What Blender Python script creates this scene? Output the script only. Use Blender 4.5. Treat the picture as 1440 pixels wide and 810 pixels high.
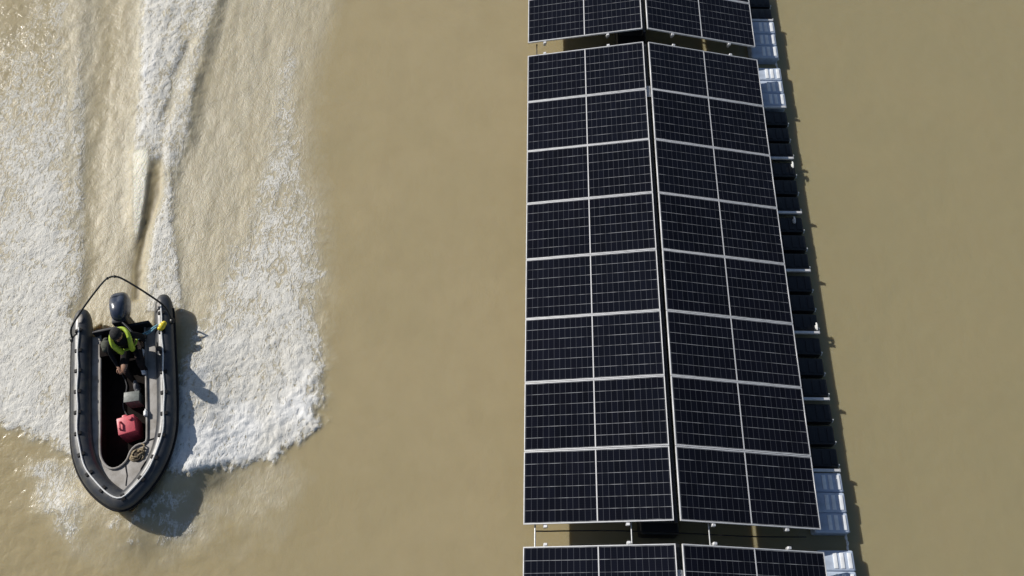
import bpy, bmesh, math, random
import numpy as np
from mathutils import Vector, Matrix, Euler

random.seed(7)
for _o in list(bpy.data.objects):
    bpy.data.objects.remove(_o)
S = bpy.context.scene
COL = S.collection
PI = math.pi

# ------------------------------------------------------------------ camera, sky, sun, exposure
cam = bpy.data.cameras.new('camera')
cam_ob = bpy.data.objects.new('camera', cam)
COL.objects.link(cam_ob)
S.camera = cam_ob
cam.sensor_width = 36.0
cam.lens = 1265.80 / 1440 * 36
cam.clip_start = 0.1
cam.clip_end = 3000
cam_ob.matrix_world = Matrix(((0.99986, -0.01685, 0.00059, -2.50726),
                              (0.01534, 0.89490, -0.44601, -7.51486),
                              (0.00699, 0.44596, 0.89503, 14.50595),
                              (0, 0, 0, 1)))
SUN_EL, SUN_AZ = math.radians(32), math.radians(-62)      # azimuth clockwise from +Y
world = bpy.data.worlds.new('World')
S.world = world
world.use_nodes = True
_n = world.node_tree.nodes
_sky = _n.new('ShaderNodeTexSky')
_sky.sky_type = 'NISHITA'
_sky.sun_disc = False
_sky.sun_elevation = SUN_EL
_sky.sun_rotation = SUN_AZ % (2 * PI)
world.node_tree.links.new(_sky.outputs[0], _n['Background'].inputs[0])
_n['Background'].inputs[1].default_value = 0.06
sun = bpy.data.lights.new('sun', 'SUN')
sun.energy = 4.2
sun.angle = math.radians(0.55)
sun.color = (1.0, 0.955, 0.88)
sun_ob = bpy.data.objects.new('sun', sun)
COL.objects.link(sun_ob)
_tow = Vector((math.sin(SUN_AZ) * math.cos(SUN_EL), math.cos(SUN_AZ) * math.cos(SUN_EL), math.sin(SUN_EL)))
sun_ob.rotation_euler = _tow.to_track_quat('Z', 'Y').to_euler()
sun_ob.location = (-20, 10, 30)
S.view_settings.view_transform = 'Standard'
S.view_settings.look = 'None'
S.view_settings.exposure = 0.25
S.view_settings.gamma = 1.0
S.view_settings.use_curve_mapping = False

# ------------------------------------------------------------------ helpers
def tag(o, label=None, cat=None, group=None, kind=None):
    if label: o['label'] = label
    if cat: o['category'] = cat
    if group: o['group'] = group
    if kind: o['kind'] = kind
    return o

def empty(name, loc=(0, 0, 0), rot=(0, 0, 0), size=0.2):
    o = bpy.data.objects.new(name, None)
    o.empty_display_size = size
    o.location = loc
    o.rotation_euler = rot
    COL.objects.link(o)
    return o

def copy_tree(o, parent=None):
    c = o.copy()
    COL.objects.link(c)
    if parent is not None:
        c.parent = parent
    for ch in o.children:
        copy_tree(ch, c)
    return c

def mat(name, col, rough=0.5, metal=0.0, var=0.0, vscale=20.0, bump=0.0, bscale=60.0, coat=0.0, spec=0.5, dirt=None):
    """Principled material with a little procedural variation in colour, gloss and relief."""
    m = bpy.data.materials.new(name)
    m.use_nodes = True
    nt = m.node_tree
    b = nt.nodes['Principled BSDF']
    b.inputs['Roughness'].default_value = rough
    b.inputs['Metallic'].default_value = metal
    b.inputs['Coat Weight'].default_value = coat
    b.inputs['Specular IOR Level'].default_value = spec
    tc = nt.nodes.new('ShaderNodeTexCoord')
    nz = nt.nodes.new('ShaderNodeTexNoise')
    nz.inputs['Scale'].default_value = vscale
    nz.inputs['Detail'].default_value = 5
    nt.links.new(tc.outputs['Object'], nz.inputs['Vector'])
    mx = nt.nodes.new('ShaderNodeMix')
    mx.data_type = 'RGBA'
    c2 = dirt if dirt else tuple(c * (1 - var) for c in col)
    mx.inputs['A'].default_value = (*col, 1)
    mx.inputs['B'].default_value = (*c2, 1)
    rp = nt.nodes.new('ShaderNodeMapRange')
    rp.inputs['From Min'].default_value = 0.42
    rp.inputs['From Max'].default_value = 0.68
    nt.links.new(nz.outputs['Fac'], rp.inputs['Value'])
    nt.links.new(rp.outputs['Result'], mx.inputs['Factor'])
    nt.links.new(mx.outputs['Result'], b.inputs['Base Color'])
    rr = nt.nodes.new('ShaderNodeMapRange')
    rr.inputs['To Min'].default_value = rough * 0.85
    rr.inputs['To Max'].default_value = min(1, rough * 1.25)
    nt.links.new(nz.outputs['Fac'], rr.inputs['Value'])
    nt.links.new(rr.outputs['Result'], b.inputs['Roughness'])
    if bump:
        n2 = nt.nodes.new('ShaderNodeTexNoise')
        n2.inputs['Scale'].default_value = bscale
        n2.inputs['Detail'].default_value = 4
        nt.links.new(tc.outputs['Object'], n2.inputs['Vector'])
        bp = nt.nodes.new('ShaderNodeBump')
        bp.inputs['Strength'].default_value = bump
        bp.inputs['Distance'].default_value = 0.01
        nt.links.new(n2.outputs['Fac'], bp.inputs['Height'])
        nt.links.new(bp.outputs['Normal'], b.inputs['Normal'])
    return m

class MB:
    """collects shapes and links them as one mesh object"""
    def __init__(s):
        s.bm = bmesh.new()
    def box(s, c, size, rot=None, bevel=0.0, seg=2):
        r = bmesh.ops.create_cube(s.bm, size=1.0)
        vs = r['verts']
        bmesh.ops.scale(s.bm, vec=size, verts=vs)
        if bevel:
            es = list({e for v in vs for e in v.link_edges})
            res = bmesh.ops.bevel(s.bm, geom=es, offset=bevel, segments=seg, affect='EDGES', profile=0.6)
            vs = list({v for v in res['verts']} | {v for v in vs if v.is_valid})
            vs = s._island(vs)
        if rot is not None:
            bmesh.ops.rotate(s.bm, cent=(0, 0, 0), matrix=Euler(rot).to_matrix(), verts=vs)
        bmesh.ops.translate(s.bm, vec=c, verts=vs)
        return vs
    def _island(s, vs):
        seen, st = set(), [v for v in vs if v.is_valid]
        while st:
            v = st.pop()
            if v in seen: continue
            seen.add(v)
            st += [e.other_vert(v) for e in v.link_edges]
        return list(seen)
    def sweep(s, pts, radii, n=12, cap=True, flat=1.0, up=(0, 0, 1)):
        """tube of varying radius along pts; flat squeezes it along the second axis"""
        pts = [Vector(p) for p in pts]
        if not hasattr(radii, '__len__'): radii = [radii] * len(pts)
        rings = []
        prev = None
        for i, p in enumerate(pts):
            t = (pts[min(i + 1, len(pts) - 1)] - pts[max(i - 1, 0)]).normalized()
            if prev is None:
                a = Vector(up)
                if abs(a.dot(t)) > 0.95: a = Vector((1, 0, 0))
                u = t.cross(a).normalized()
            else:
                u = (prev - t * prev.dot(t)).normalized()
            prev = u
            w = t.cross(u).normalized()
            rings.append([s.bm.verts.new(p + radii[i] * (math.cos(2 * PI * k / n) * u + flat * math.sin(2 * PI * k / n) * w)) for k in range(n)])
        for a, b in zip(rings, rings[1:]):
            for k in range(n):
                s.bm.faces.new((a[k], a[(k + 1) % n], b[(k + 1) % n], b[k]))
        if cap:
            s.bm.faces.new(rings[0][::-1])
            s.bm.faces.new(rings[-1])
    def ball(s, c, r, sub=2, scale=(1, 1, 1), rot=None):
        m = Matrix.Translation(c) @ (Euler(rot).to_matrix().to_4x4() if rot else Matrix()) @ Matrix.Diagonal((*scale, 1))
        bmesh.ops.create_icosphere(s.bm, subdivisions=sub, radius=r, matrix=m)
    def cyl(s, a, b, r, n=12):
        s.sweep([a, b], [r, r], n)
    def poly(s, pts):
        return s.bm.faces.new([s.bm.verts.new(p) for p in pts])
    def build(s, name, m, parent=None, smooth=True, angle=40):
        bmesh.ops.recalc_face_normals(s.bm, faces=s.bm.faces)
        me = bpy.data.meshes.new(name)
        s.bm.to_mesh(me)
        s.bm.free()
        me.materials.append(m)
        if smooth:
            me.shade_smooth()
            me.set_sharp_from_angle(angle=math.radians(angle))
        o = bpy.data.objects.new(name, me)
        COL.objects.link(o)
        if parent is not None: o.parent = parent
        return o

def crom(pts, per=8):
    """Catmull-Rom through tuples of any length"""
    P = [np.array(p, float) for p in pts]
    P = [2 * P[0] - P[1]] + P + [2 * P[-1] - P[-2]]
    out = []
    for i in range(1, len(P) - 2):
        for k in range(per):
            t = k / per
            a, b, c, d = P[i - 1:i + 3]
            out.append(0.5 * (2 * b + (c - a) * t + (2 * a - 5 * b + 4 * c - d) * t * t + (3 * b - a - 3 * c + d) * t ** 3))
    out.append(P[-2])
    return out

# ------------------------------------------------------------------ water: noise and wake fields (numpy)
_rng = np.random.RandomState(11)
_perm = _rng.permutation(512)
_perm = np.concatenate([_perm, _perm])
_grad = np.array([(math.cos(a), math.sin(a)) for a in np.linspace(0, 2 * PI, 32, endpoint=False)])

def perlin(x, y):
    xi, yi = np.floor(x).astype(int), np.floor(y).astype(int)
    xf, yf = x - xi, y - yi
    u, v = xf ** 3 * (xf * (xf * 6 - 15) + 10), yf ** 3 * (yf * (yf * 6 - 15) + 10)
    def g(ix, iy, dx, dy):
        h = _grad[_perm[(_perm[ix % 512] + iy) % 512] % 32]
        return h[..., 0] * dx + h[..., 1] * dy
    a = g(xi, yi, xf, yf); b = g(xi + 1, yi, xf - 1, yf)
    c = g(xi, yi + 1, xf, yf - 1); d = g(xi + 1, yi + 1, xf - 1, yf - 1)
    return 1.5 * ((a * (1 - u) + b * u) * (1 - v) + (c * (1 - u) + d * u) * v)

def fbm(x, y, oct=4, gain=0.5, ridged=False):
    s, a, t = 0, 1, 0
    for k in range(oct):
        n = perlin(x * 2 ** k + 17.3 * k, y * 2 ** k - 9.1 * k)
        if ridged: n = 1 - 2 * np.abs(n)
        s = s + a * n; t += a; a *= gain
    return s / t

def sstep(a, b, x):
    t = np.clip((x - a) / (b - a), 0, 1)
    return t * t * (3 - 2 * t)

def seg_dist(x, y, pts):
    """distance, side (+ = left of travel) and position 0..1 along a polyline"""
    best = np.full(x.shape, 1e9); side = np.zeros(x.shape); tt = np.zeros(x.shape)
    n = len(pts) - 1
    for i in range(n):
        ax, ay = pts[i]; bx, by = pts[i + 1]
        dx, dy = bx - ax, by - ay
        L2 = dx * dx + dy * dy
        t = np.clip(((x - ax) * dx + (y - ay) * dy) / L2, 0, 1)
        px, py = x - ax - t * dx, y - ay - t * dy
        d = np.hypot(px, py)
        m = d < best
        best = np.where(m, d, best)
        side = np.where(m, np.sign(dx * py - dy * px), side)
        tt = np.where(m, (i + t) / n, tt)
    return best, side, tt

def poly_sd(x, y, pts):
    """signed distance to a closed polygon, positive inside"""
    d, _, _ = seg_dist(x, y, pts + [pts[0]])
    ins = np.zeros(x.shape, bool)
    n = len(pts)
    for i in range(n):
        ax, ay = pts[i]; bx, by = pts[(i + 1) % n]
        if ay == by: continue
        c = ((ay > y) != (by > y)) & (x < (bx - ax) * (y - ay) / (by - ay) + ax)
        ins ^= c
    return np.where(ins, d, -d)

BOAT_LOC, BOAT_YAW, BOAT_PITCH = Vector((-8.87, -2.72, -0.06)), math.radians(13.06), math.radians(-1.7)

RIGHT_LOBE = [(-8.05, -3.86), (-7.6, -3.93), (-6.98, -3.76), (-6.36, -3.60), (-5.92, -3.30), (-5.64, -2.90), (-5.56, -2.43),
              (-5.58, -1.65), (-5.62, -0.56), (-5.78, 0.46), (-5.95, 1.53), (-6.2, 2.83), (-6.45, 4.59), (-6.7, 6.6), (-7.0, 11),
              (-8.0, 11), (-7.86, 6.0), (-7.8, 3.66), (-7.86, 1.97), (-8.0, 0.71), (-8.15, -0.32), (-8.3, -1.02), (-8.3, -2.6)]
LEFT_LOBE = [(-9.35, -4.0), (-9.7, -3.72), (-10.2, -3.40), (-10.95, -3.10), (-11.8, -2.6), (-13.2, -2.0), (-15.2, -0.6), (-16, 1.5), (-16, 11), (-12.7, 11),
             (-11.9, 6.4), (-11.42, 4.49), (-11.0, 2.73), (-10.56, 1.12), (-10.36, -0.3), (-10.2, -0.95), (-9.75, -1.2), (-9.3, -3.4)]
BANK = [(-9.45, 0.36), (-9.70, 1.45), (-9.94, 2.67), (-9.93, 3.01), (-9.63, 2.84), (-9.51, 2.26), (-9.44, 1.46), (-9.40, 0.84), (-9.38, 0.33)]
TROUGH = [(-9.61, 2.88), (-9.33, 2.88), (-9.22, 2.27), (-9.16, 1.54), (-9.22, 0.81), (-9.22, 0.24), (-9.10, -0.69), (-9.32, -0.70), (-9.46, 0.09), (-9.43, 0.84), (-9.47, 1.46), (-9.54, 2.34)]
RFOAM = [(-9.32, 2.94), (-9.19, 2.94), (-8.80, 0.85), (-8.45, -0.33), (-8.28, -0.89), (-9.02, -0.90), (-9.16, 0.02), (-9.20, 0.77), (-9.14, 1.51), (-9.20, 2.27)]
PLUME = [(-9.62, 1.7), (-9.90, 2.5), (-10.0, 3.44), (-10.25, 4.88), (-10.54, 6.43), (-11.4, 11.0), (-8.2, 11.0), (-8.80, 6.47), (-8.90, 4.35), (-8.84, 2.94), (-8.90, 1.9), (-9.1, 1.2), (-9.3, 1.9)]
CLEFT = [(-9.20, 5.86), (-9.32, 5.0), (-9.38, 4.34), (-9.39, 3.63), (-9.37, 3.02), (-9.41, 2.68)]
EDGE = [(-8.2, 11.0), (-8.80, 6.47), (-8.90, 4.35), (-8.84, 2.94), (-8.86, 2.11)]
LEFT_BAND = [(-10.10, -0.78), (-10.15, 0.0), (-10.44, 1.12), (-10.69, 3.08), (-10.98, 5.24), (-11.19, 6.42), (-11.9, 11)]
LEFT_STREAK = [(-10.3, -0.6), (-10.55, 0.9), (-10.97, 2.4), (-11.4, 4.2), (-11.9, 6.5), (-12.5, 11)]
HAZE = [(-10.6, -3.6), (-10.1, -4.4), (-9.4, -4.95), (-8.5, -5.25), (-7.3, -5.1), (-6.2, -4.7), (-5.7, -3.8), (-6.2, -3.2), (-8, -3.4), (-9.6, -3.3)]
BOAT_FOOT = [(0.0, -1.72), (0.33, -1.45), (0.55, -1.15), (0.68, -0.7), (0.70, 0.0), (0.70, 1.62), (0.46, 1.75), (0.44, 1.45), (-0.44, 1.45), (-0.46, 1.75),
             (-0.70, 1.62), (-0.70, 0.0), (-0.68, -0.7), (-0.55, -1.15), (-0.33, -1.45)]

def to_boat(x, y):
    c, s = math.cos(BOAT_YAW), math.sin(BOAT_YAW)
    dx, dy = x - BOAT_LOC.x, y - BOAT_LOC.y
    return dx * c + dy * s, -dx * s + dy * c

def wake_fields(x, y):
    """height, foam density, aeration (paleness) and chop of the water at x, y"""
    bx, by = to_boat(x, y)
    w1 = fbm(x * 1.1, y * 1.1, 3)
    w2 = fbm(x * 3.5 + 40, y * 3.5, 3)
    fan = (x + 9.25 + 0.06 * y) / (1 + 0.075 * np.clip(y + 1, 0, 20))
    st = fbm(fan * 3.2, y * 0.32 + 2, 4, 0.6)
    wob = 0.10 * w1 + 0.05 * w2
    w3 = fbm(x * 7 - 13, y * 7 + 3, 3, 0.6)
    w4 = fbm(x * 16 + 7, y * 16, 2)
    # right lobe
    lace = 0.12 * w1 + 0.13 * w2 + 0.10 * w3 + 0.05 * w4
    sr = poly_sd(x, y, RIGHT_LOBE) + lace
    feather = 0.22 + 0.70 * sstep(-3.2, -0.6, y)
    along = np.interp(y, [-4, -2.6, -1.0, 0.3, 1.5, 3, 5, 8], [1.0, 0.90, 0.68, 0.56, 0.46, 0.33, 0.24, 0.2])
    inner = sstep(-8.45, -7.55, x + 0.25 * w1 - 0.05 * y) * sstep(-0.8, 1.0, y) + (1 - sstep(-0.8, 1.0, y))
    fr = sstep(0, 1, sr / feather) * along * (0.35 + 0.65 * inner) * (1 + 0.25 * w1)
    ar = sstep(-0.25, 0.9, sr / (feather * 0.8)) * np.interp(y, [-4, -1, 1, 3, 6, 9], [0.8, 0.75, 0.68, 0.6, 0.5, 0.42])
    # left lobe
    sl = poly_sd(x, y, LEFT_LOBE) + lace
    fl_al = np.interp(y + 0.35 * (x + 10.5), [-4, -2.5, 0.0, 1.5, 3, 5, 8], [0.85, 0.84, 0.70, 0.58, 0.42, 0.27, 0.2])
    out = np.interp(x, [-16, -13.2, -12.2, -11.4], [0.3, 0.5, 0.85, 1.0])
    fl = sstep(0, 0.30, sl) * fl_al * np.where(y < 1, 0.4 + 0.6 * out, out)
    al = sstep(-0.2, 0.5, sl) * np.interp(y, [-4, 0, 2, 4, 8], [0.8, 0.75, 0.58, 0.38, 0.3]) * (0.3 + 0.7 * out)
    # smooth band between the left foam and the middle
    db, _, _ = seg_dist(x, y, LEFT_BAND)
    band = np.exp(-((db + 0.06 * w2) / (0.22 + 0.02 * np.clip(y, 0, 9))) ** 2)
    # propeller wash: smooth bank, hollow, foam triangle, and the plume behind
    sb = poly_sd(x, y, BANK) + 0.02 * w3
    bank = sstep(-0.09, 0.07, sb) * sstep(3.6, 2.2, y + 0.3 * w2)
    stt = poly_sd(x, y, TROUGH) + 0.02 * w2 - 0.02
    tr = sstep(-0.05, 0.09, stt) * sstep(3.0, 1.2, y + 0.3 * w2)
    srf = poly_sd(x, y, RFOAM) + 0.05 * w2 + 0.04 * w3
    rf = sstep(-0.05, 0.12, srf) * (1 - tr) * sstep(3.1, 1.6, y + 0.5 * w2 + 0.4 * w3)
    sp = poly_sd(x, y, PLUME) + 0.05 * w2 + 0.05 * w3
    pstart = sstep(0.8, 3.4, y + 0.4 * w2)
    pl = sstep(-0.08, 0.16, sp) * (1 - tr) * pstart
    bright = sstep(-9.0, -9.6, x + 0.10 * w2)                    # the thrown-up left half of the plume is the whiter one
    fp = pl * (0.42 + 0.50 * bright) * np.interp(y, [1, 3, 5, 7, 10], [0.95, 1.0, 0.85, 0.75, 0.6])
    dc, _, tc_ = seg_dist(x + 0.05 * w3, y + 0.06 * w3, CLEFT)
    cleft = np.exp(-(dc / (0.055 + 0.09 * np.sin(np.clip(tc_, 0, 1) * PI))) ** 2) * sstep(0, 0.3, tc_) * sstep(1.0, 0.55, tc_)
    de, se, te = seg_dist(x, y, EDGE)
    de = de * se + 0.06 * w2                                     # + on the open side of the plume's right edge
    dls, _, tls = seg_dist(x, y, LEFT_STREAK)
    ls = np.exp(-((dls + 0.05 * w2) / 0.20) ** 2)
    # pale aerated water round the bow
    sh = poly_sd(x, y, HAZE) + 2.5 * wob
    hz = sstep(-0.35, 0.7, sh) * (0.50 + 0.5 * w1 + 0.3 * w2)
    hzl = sstep(-0.2, 0.5, sh) * sstep(-8.9, -9.6, x) * (0.85 + 0.7 * w1 + 0.3 * w2)
    hzb = sstep(-0.1, 0.5, sh) * np.exp(-(np.hypot(x + 8.1, (y + 4.55) * 1.3) / 0.8) ** 2) * (0.62 + 1.0 * w2 + 0.5 * w3)
    cen = sstep(-11.6, -10.6, x + 0.18 * y) * sstep(-6.6, -7.6, x - 0.1 * y) * sstep(-1.6, -0.6, y)
    foam = np.maximum.reduce([fr, fl, fp, 0.62 * rf, 0.55 * ls * sstep(8, 1, y), 0.47 * hzl, 0.49 * np.clip(hzb, 0, 1)])
    behind = sstep(-1.5, 1.5, y)
    foam = foam * (1 + 0.65 * st * behind)
    foam = foam * (1 - tr) * (1 - 0.7 * band * sstep(7, 3.5, y)) * (1 - 0.75 * bank) * (1 - 0.6 * cleft)
    aer = np.maximum.reduce([ar, al, 0.85 * pl, 0.95 * rf, 0.72 * cen, np.clip(hz * 1.25, 0, 1) * 0.80, 0.8 * hzl, 0.7 * ls])
    aer = np.clip(aer * (1 - 0.45 * band) * (1 + 0.55 * st * behind), 0, 1)
    aer = np.maximum(aer, 1.5 * bank * sstep(0.1, 0.8, y)) * (1 - tr) - 0.6 * tr * (1 - 0.5 * cleft)
    # relief
    warpx, warpy = x + 0.05 * perlin(x * 6, y * 6), y + 0.05 * perlin(x * 6 + 31, y * 6)
    rid = fbm(warpx * 3.2, warpy * 3.6, 4, 0.6, True)
    fine = fbm(warpx * 9.5 + 0.8 * w2, warpy * 8.0, 3, 0.65, True)
    h = 0.012 * fbm(x * 0.8, y * 0.8, 2)
    body = np.clip(foam, 0, 1)
    h = h + body * (0.02 + 0.013 * rid + 0.014 * fine)
    h = h + 0.03 * sstep(-0.2, 0.9, sr) * sstep(-1.5, -3.2, y) + 0.02 * sstep(-0.1, 0.8, sl) * sstep(-0.5, -2.6, y)
    h = h + (0.024 * fbm(x * 2.2, y * 2.6, 3) + 0.014 * w3) * sstep(-0.1, 0.3, sr) * sstep(0.5, -2.6, y)
    # spray rides up against the right side of the hull
    h = h + 0.15 * np.exp(-(np.clip(-poly_sd(bx, by, BOAT_FOOT) - 0.2, 0, 9) / 0.5) ** 2) * sstep(-0.9, -1.5, by)
    h = h + 0.20 * np.exp(-(np.clip(bx - 0.75, 0, 9) / 0.75) ** 2) * sstep(0.2, 0.6, bx) * sstep(-1.75, -1.15, by) * sstep(1.9, 0.4, by)
    h = h + 0.018 * cen * fbm(x * 3.2, y * 1.4, 3)
    h = h + sstep(-0.22, 0.30, sp) * pstart * (0.06 + 0.03 * fbm(x * 3.2, y * 1.8, 3, 0.55)) * (1 - 0.6 * tr) + 0.015 * sstep(-0.2, 0.2, srf)
    h = h + 0.055 * np.exp(-np.clip(-sb + 0.03, 0, 9) ** 2 / 0.02) * sstep(3.0, 2.2, y) * sstep(0.2, 1.0, y) * (1 - tr)
    h = h - 0.034 * sstep(-0.14, 0.17, stt) * sstep(3.0, 0.8, y) - 0.034 * cleft
    h = h + 0.028 * np.exp(-(np.clip(-de, 0, 9) / 0.25) ** 2) * sstep(0.20, -0.14, de) * sstep(1.0, 0.75, te)
    h = h - 0.03 * band + 0.018 * ls + 0.012 * sstep(-0.3, 0.5, sh) * fbm(x * 2.6, y * 2.6, 3)
    # ripples spreading from the boat
    rip = sstep(-6.2, -9.5, x + 0.3 * np.minimum(y, 0)) 
    h = h + 0.008 * rip * fbm(x * 4, y * 4, 3)
    foot = poly_sd(bx, by, BOAT_FOOT)
    h = h * (1 - sstep(-0.05, 0.06, foot)) - 0.16 * sstep(-0.02, 0.1, foot)
    edge = sstep(-4.6, -5.25, x) * sstep(-15.9, -13.8, x) * sstep(-8.9, -8.0, y) * sstep(10.9, 7.2, y)
    chop = np.clip((0.35 + 0.65 * sstep(-9.8, -12.0, x)) * rip * (1 - aer), 0, 1)
    chop = chop - sstep(-0.35, -0.05, stt)
    return h * edge, np.clip(foam * edge, 0, 1), np.clip(aer * edge, -0.6, 1.5), chop * edge

def water_material():
    m = bpy.data.materials.new('muddy_water')
    m.use_nodes = True
    nt = m.node_tree; N = nt.nodes; L = nt.links
    b = N['Principled BSDF']
    def attr(n):
        a = N.new('ShaderNodeAttribute'); a.attribute_name = n; return a.outputs['Fac']
    def noise(sc, det=4, rough=0.5, dist=0.0, vec=None):
        n = N.new('ShaderNodeTexNoise'); n.inputs['Scale'].default_value = sc; n.inputs['Detail'].default_value = det
        n.inputs['Roughness'].default_value = rough; n.inputs['Distortion'].default_value = dist
        L.new(vec if vec else tc.outputs['Object'], n.inputs['Vector']); return n.outputs['Fac']
    def math_(op, a, bb=None, c=None):
        n = N.new('ShaderNodeMath'); n.operation = op
        for i, q in enumerate((a, bb, c)):
            if q is None: continue
            if isinstance(q, (int, float)): n.inputs[i].default_value = q
            else: L.new(q, n.inputs[i])
        return n.outputs[0]
    def rng(v, a, bb, c=0.0, d=1.0, smooth=True):
        n = N.new('ShaderNodeMapRange')
        if smooth: n.interpolation_type = 'SMOOTHSTEP'
        for k, q in (('From Min', a), ('From Max', bb), ('To Min', c), ('To Max', d)): n.inputs[k].default_value = q
        L.new(v, n.inputs['Value']); return n.outputs[0]
    def mix(f, a, bb):
        n = N.new('ShaderNodeMix'); n.data_type = 'RGBA'
        if isinstance(f, float): n.inputs['Factor'].default_value = f
        else: L.new(f, n.inputs['Factor'])
        for k, q in (('A', a), ('B', bb)):
            if isinstance(q, tuple): n.inputs[k].default_value = (*q, 1)
            else: L.new(q, n.inputs[k])
        return n.outputs['Result']
    tc = N.new('ShaderNodeTexCoord')
    foam, aer, chop = attr('foam'), attr('aer'), attr('chop')
    # sun-side glare painted into the water colour: lighter left, darker right
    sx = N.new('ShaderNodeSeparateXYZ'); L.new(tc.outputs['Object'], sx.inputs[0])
    glare_side = rng(math_('ADD', sx.outputs[0], math_('MULTIPLY', math_('SUBTRACT', noise(0.30, 4, 0.6, 0.6), 0.5), 6.0)), 3.0, -3.0)
    mud = mix(glare_side, (0.308, 0.266, 0.153), (0.388, 0.322, 0.190))
    mud = mix(rng(noise(0.55, 4, 0.6, 0.8), 0.4, 0.65, 0, 0.3), mud, (0.338, 0.285, 0.162))
    mud = mix(rng(noise(1.7, 5), 0.4, 0.7, 0, 0.15), mud, (0.315, 0.252, 0.142))
    an = math_('ADD', aer, math_('MULTIPLY', math_('SUBTRACT', noise(5.0, 5, 0.6, 0.8), 0.5), 0.35))
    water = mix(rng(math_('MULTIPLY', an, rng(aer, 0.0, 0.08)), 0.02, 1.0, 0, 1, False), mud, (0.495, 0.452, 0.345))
    water = mix(rng(aer, 1.0, 1.5), water, (0.80, 0.765, 0.64))
    water = mix(rng(aer, 0.0, -0.6), water, (0.20, 0.162, 0.088))
    # foam broken into worm-like strings and clumps
    stretch = N.new('ShaderNodeMapping'); stretch.inputs['Rotation'].default_value = (0, 0, 0.16); stretch.inputs['Scale'].default_value = (1.1, 0.58, 1)
    L.new(tc.outputs['Object'], stretch.inputs['Vector'])
    def strings(v, k):
        return math_('SUBTRACT', 1.0, math_('MINIMUM', math_('MULTIPLY', math_('ABSOLUTE', math_('SUBTRACT', v, 0.5)), k), 1.0))
    f1 = strings(noise(6.5, 5, 0.62, 0.9, stretch.outputs[0]), 6.5)
    f1b = strings(noise(15.0, 4, 0.6, 0.7, stretch.outputs[0]), 6.0)
    f2 = noise(38.0, 5, 0.65, 0.5)
    big = noise(1.6, 5, 0.6, 0.5)
    fn = math_('ADD', math_('MULTIPLY', math_('SUBTRACT', f1, 0.5), 0.55), math_('MULTIPLY', math_('SUBTRACT', f1b, 0.5), 0.5))
    fn = math_('ADD', fn, math_('MULTIPLY', math_('SUBTRACT', f2, 0.5), 0.7))
    fn = math_('ADD', fn, math_('MULTIPLY', math_('SUBTRACT', big, 0.5), 1.1))
    fa = rng(math_('ADD', math_('MULTIPLY', foam, 1.12), math_('MULTIPLY', fn, rng(foam, 0.0, 0.3, 0.0, 1.25))), 0.36, 0.98)
    white = mix(rng(f2, 0.35, 0.65), (0.60, 0.58, 0.525), (0.73, 0.715, 0.665))
    white = mix(rng(foam, 0.80, 1.0, 0.0, 0.8), white, (0.86, 0.86, 0.85))
    col = mix(fa, water, white)
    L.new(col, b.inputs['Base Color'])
    L.new(math_('MAXIMUM', rng(fa, 0, 1, 0.17, 0.75, False), math_('MAXIMUM', rng(math_('ABSOLUTE', aer), 0, 0.5, 0.0, 0.42), rng(chop, 0.0, -0.4, 0.0, 0.5))), b.inputs['Roughness'])
    b.inputs['IOR'].default_value = 1.33
    L.new(rng(fa, 0, 0.5, 0.5, 0.0, False), b.inputs['Subsurface Weight'])
    b.inputs['Subsurface Radius'].default_value = (0.34, 0.26, 0.15)
    b.inputs['Subsurface Scale'].default_value = 1.0
    L.new(rng(fa, 0, 1, 0.5, 0.15, False), b.inputs['Specular IOR Level'])
    # relief: slow ripples everywhere, sharper chop near the wake, froth on the foam
    hh = math_('MULTIPLY', noise(2.6, 5, 0.55), 0.010)
    hh = math_('ADD', hh, math_('MULTIPLY', math_('MULTIPLY', noise(6.0, 4, 0.55, 0.5), math_('MAXIMUM', chop, 0.0)), 0.030))
    hh = math_('ADD', hh, math_('MULTIPLY', math_('MULTIPLY', math_('ADD', f1, math_('MULTIPLY', f1b, 0.6)), math_('MAXIMUM', aer, 0.0)), 0.0055))
    hh = math_('ADD', hh, math_('MULTIPLY', math_('MULTIPLY', f2, fa), 0.0075))
    bp = N.new('ShaderNodeBump'); bp.inputs['Strength'].default_value = 1.0; bp.inputs['Distance'].default_value = 1.0
    L.new(hh, bp.inputs['Height'])
    L.new(bp.outputs['Normal'], b.inputs['Normal'])
    return m

M_WATER = water_material()

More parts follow.
